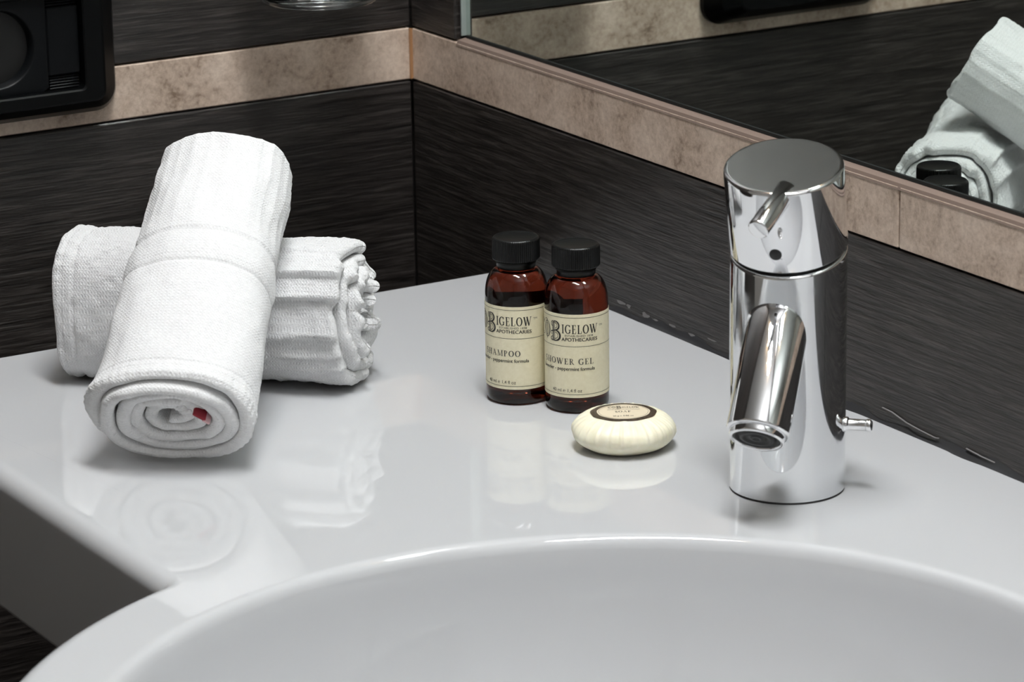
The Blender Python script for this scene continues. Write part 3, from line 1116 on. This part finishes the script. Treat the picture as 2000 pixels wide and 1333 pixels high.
low_sign = 1.0
cz = Vector((0, 0, HB+0.0008))
mid_off = -perp*0.0225
W_, F_, U_, fr_ = rolled_towel('low', A0+mid_off+cz, A1+mid_off+cz, (0, 0, 1), (HA, HA*0.97), (HB*1.02, HB*0.97), 5.0, 2.6, 'terry_loop', low_end, low_outer, 3, start=-1.75, ns=150, nt_=190, round_end=0.0032)
lowp = fr_[0]
if lowp.dot(perp) < 0:
    low_sign = -1.0
    W_, F_, U_, fr_ = rolled_towel('low', A0+mid_off+cz, A1+mid_off+cz, (0, 0, 1), (HA, HA*0.97), (HB*1.02, HB*0.97), 5.0, 2.6, 'terry_loop', low_end, low_outer, 3, start=-1.75, ns=150, nt_=190, round_end=0.0032)
base = A0+mid_off+cz
low = tag(empty('rolled_towel', (base.x, base.y, 0.0)), 'white rolled guest towel lying underneath the other towel, its folds facing right', 'towel', 'rolled white guest towels')
o = mesh_obj('towel_roll', W_, F_, 'terry_loop', low, uv=U_)
o.location = (0, 0, base.z)

# upper towel, leaning over the lower one
FRT, BCK = Vector((0.3310, 0.2300, 0.0250)), Vector((0.2345, 0.1100, 0.1150))


def top_end(t, dep, which):
    n1_ = vnoise(t*1.1+which*11, dep*2.3+7, 15)
    n2_ = vnoise(t*4.0+which*7, dep*3.1, 16)
    if which == 0:
        return 0.0010+0.0012*n1_+0.0006*n2_+np.where(dep < 0.75, 0.0050*np.clip((0.75-dep)*8, 0, 1), 0.0)+0.0016*np.clip(dep-1.2, 0, 3)
    return 0.0025+0.0022*n1_+0.0008*n2_+0.002*np.clip(dep-0.8, 0, 3)


def top_outer(t, s, Lg, dep):
    u = s/Lg
    g = -0.0015*np.exp(-((u-0.470)/0.0045)**2)-0.0015*np.exp(-((u-0.590)/0.0045)**2)+0.0008*np.exp(-((u-0.53)/0.04)**4)
    rear = np.clip((u-0.60)/0.06, 0, 1)
    rib = 0.00030*(1-np.abs(np.sin(t*13.0+0.5))**0.5*2)*rear
    hem = 0.0007*np.exp(-((u-0.055)/0.012)**2)-0.0007*np.exp(-((u-0.095)/0.004)**2)
    pleat = 0.00035*np.sin(t*46)*np.exp(-(u/0.09)**2)
    lump = 0.0013*vnoise(t*1.4+4, s*32, 21)+0.0007*vnoise(t*4, s*90, 22)
    fuzz = 0.00018*vnoise(t*60, s*1200, 23)
    return g+rib+hem+pleat+lump+fuzz


W_, F_, U_, fr_ = rolled_towel('top', FRT, BCK, (0, 0, 1), (0.0412, 0.0335), (0.0278, 0.0275), 5.0, 2.25, 'terry_woven', top_end, top_outer, 5, start=-1.75, ns=170, nt_=190, round_end=0.0030)
top = tag(empty('rolled_towel', (FRT.x, FRT.y, 0.0)), 'white rolled guest towel leaning on top of the other towel, spiral end facing forward', 'towel', 'rolled white guest towels')
o = mesh_obj('towel_roll', W_, F_, 'terry_woven', top, uv=U_)
o.location = (0, 0, FRT.z)
p_, q_, w_, L_ = fr_
RM3 = Matrix(((p_.x, q_.x, w_.x, 0), (p_.y, q_.y, w_.y, 0), (p_.z, q_.z, w_.z, FRT.z), (0, 0, 0, 1)))


def local_box(name, lo, hi, mat, parent, rot=0.0):
    o = box(name, lo, hi, mat, parent, 0.0004)
    me = o.data
    Rz = Matrix.Rotation(rot, 4, 'Z')
    cx = Vector([(lo[i]+hi[i])/2 for i in range(3)])
    for v in me.vertices:
        v.co = RM3 @ (Rz @ (v.co-cx) + cx)
    return o


ct = local_box('care_tag', (0.0120, 0.0035, 0.0006), (0.0190, 0.0050, 0.0120), 'red_tag', top, -0.7)
tag(ct, 'small red tag between the layers')
local_box('tag_edge', (0.0165, 0.0005, 0.0004), (0.0205, 0.0020, 0.0110), 'pink_tag', top, -0.7)

# ------------------------------------------------------------------ socket on the left wall
SX0, SX1, SZ0, SZ1 = 0.1955, 0.3310, 0.1000, 0.1900
sx, sz = (SX0+SX1)/2, (SZ0+SZ1)/2
sock = tag(empty('wall_socket', (sx, GAP, sz)), 'black plastic power socket with a chunky slanted rim on the left wall above the towels', 'socket')


def rrect(hx_, hz_, r, n=8):
    pts = []
    for (cx_, cz_, a0) in ((hx_-r, hz_-r, 0), (-hx_+r, hz_-r, 90), (-hx_+r, -hz_+r, 180), (hx_-r, -hz_+r, 270)):
        for k in range(n+1):
            a = rad(a0+90*k/n)
            pts.append((cx_+r*math.cos(a), cz_+r*math.sin(a)))
    return pts


HX, HZ = (SX1-SX0)/2, (SZ1-SZ0)/2
fr_rings = [(HX, HZ, 0.013, -0.0), (HX, HZ, 0.013, 0.004), (HX-0.0008, HZ-0.0008, 0.0125, 0.0055), (HX-0.006, HZ-0.005, 0.011, 0.016), (HX-0.0150, HZ-0.0105, 0.006, 0.0240), (HX-0.0165, HZ-0.0115, 0.005, 0.0243), (HX-0.0260, HZ-0.0170, 0.003, 0.0236), (HX-0.0270, HZ-0.0180, 0.003, 0.0230), (HX-0.0272, HZ-0.0182, 0.003, 0.0150)]
vs, fs = [], []
for hx_, hz_, r_, y_ in fr_rings:
    ring = rrect(hx_, hz_, r_)
    nr = len(ring)
    vs += [(x_, y_, z_) for x_, z_ in ring]
for j in range(len(fr_rings)-1):
    for k in range(nr):
        k2 = (k+1) % nr
        fs.append((j*nr+k, j*nr+k2, (j+1)*nr+k2, (j+1)*nr+k))
mesh_obj('socket_frame', vs, fs, 'socket_plastic', sock, smooth=False)
ix = HX-0.0272
iz = HZ-0.0182
# local x runs to larger world x (picture left)
xr = -ix                       # picture-right side of the opening
box('insert_strip', (xr+0.0004, 0.012, -0.0185), (xr+0.0196, 0.0185, 0.0200), 'socket_insert', sock, 0.0008)
for k in range(6):
    z_ = -0.0192-0.0016*k
    if z_ > -iz:
        box('grip_rib', (xr+0.0010, 0.0125, z_-0.0010), (xr+0.0190, 0.0172, z_), 'socket_insert', sock, 0.0003)
    box('grip_rib', (xr+0.0010, 0.0125, 0.0208+0.0016*k), (xr+0.0190, 0.0172, 0.0218+0.0016*k), 'socket_insert', sock, 0.0003)
box('back_plate', (-ix, 0.006, -iz), (ix, 0.0122, iz), 'socket_well', sock)
ccx = 0.2725-sx
# round collar around the plug well, cut as a square plate with a round hole
vs, fs = [], []
nn_ = 64
x0_, x1_ = xr+0.0200, ix
for k in range(nn_):
    a = 2*math.pi*k/nn_
    c, s = math.cos(a), math.sin(a)
    t = min(((x1_-ccx) if c > 0 else (ccx-x0_))/max(abs(c), 1e-6), iz/max(abs(s), 1e-6))
    t = max(t, 0.0232)
    ox = ccx+t*c
    ox = min(max(ox, x0_), x1_)
    vs += [(ox, 0.0182, max(-iz, min(iz, t*s))), (ccx+0.0228*c if x0_ < ccx+0.0228*c < x1_ else min(max(ccx+0.0228*c, x0_), x1_), 0.0188, 0.0228*s), (min(max(ccx+0.0216*c, x0_), x1_), 0.0182, 0.0216*s), (min(max(ccx+0.0205*c, x0_), x1_), 0.0125, 0.0205*s)]
for k in range(nn_):
    k2 = (k+1) % nn_
    for j in range(3):
        fs.append((4*k+j, 4*k2+j, 4*k2+j+1, 4*k+j+1))
mesh_obj('well_collar', vs, fs, 'socket_insert', sock)

# ------------------------------------------------------------------ tumbler in its wall holder
TG = (0.0885, -0.0600, 0.1575)
gl = lathe('glass_tumbler', [(0, 0.0), (0.0290, 0.0), (0.0325, 0.0006), (0.0338, 0.0020), (0.0342, 0.0040), (0.0350, 0.030), (0.0365, 0.098), (0.0360, 0.0990), (0.0352, 0.098), (0.0337, 0.030), (0.0322, 0.0115), (0.0295, 0.0088), (0.0, 0.0082)], 'clear_glass', None, 72)
gl.location = TG
tag(gl, 'clear glass tumbler hanging high on the left wall near the corner', 'glass')
ho = tag(empty('tumbler_holder', (TG[0], GAP, TG[2]+0.06)), 'chrome ring holder on the left wall carrying the tumbler', 'holder')
hv, hf = [], []
mj, mn = 60, 14
for a_ in range(mj):
    A = 2*math.pi*a_/mj
    for b2 in range(mn):
        Bq = 2*math.pi*b2/mn
        R_ = 0.0388+0.0026*math.cos(Bq)
        hv.append((R_*math.cos(A), TG[1]-GAP+R_*math.sin(A), 0.0026*math.sin(Bq)))
for a_ in range(mj):
    for b2 in range(mn):
        hf.append((a_*mn+b2, ((a_+1) % mj)*mn+b2, ((a_+1) % mj)*mn+(b2+1) % mn, a_*mn+(b2+1) % mn))
mesh_obj('holder_ring', hv, hf, 'chrome_clean', ho)
lathe('wall_rosette', sharpen([(0, 0.0), (0.018, 0.0), (0.018, 0.006), (0.016, 0.008), (0.006, 0.009), (0.006, 0.0165), (0, 0.0165)]), 'chrome_clean', ho, 40, axis_matrix((0, 0, 0), (0, 1, 0)))
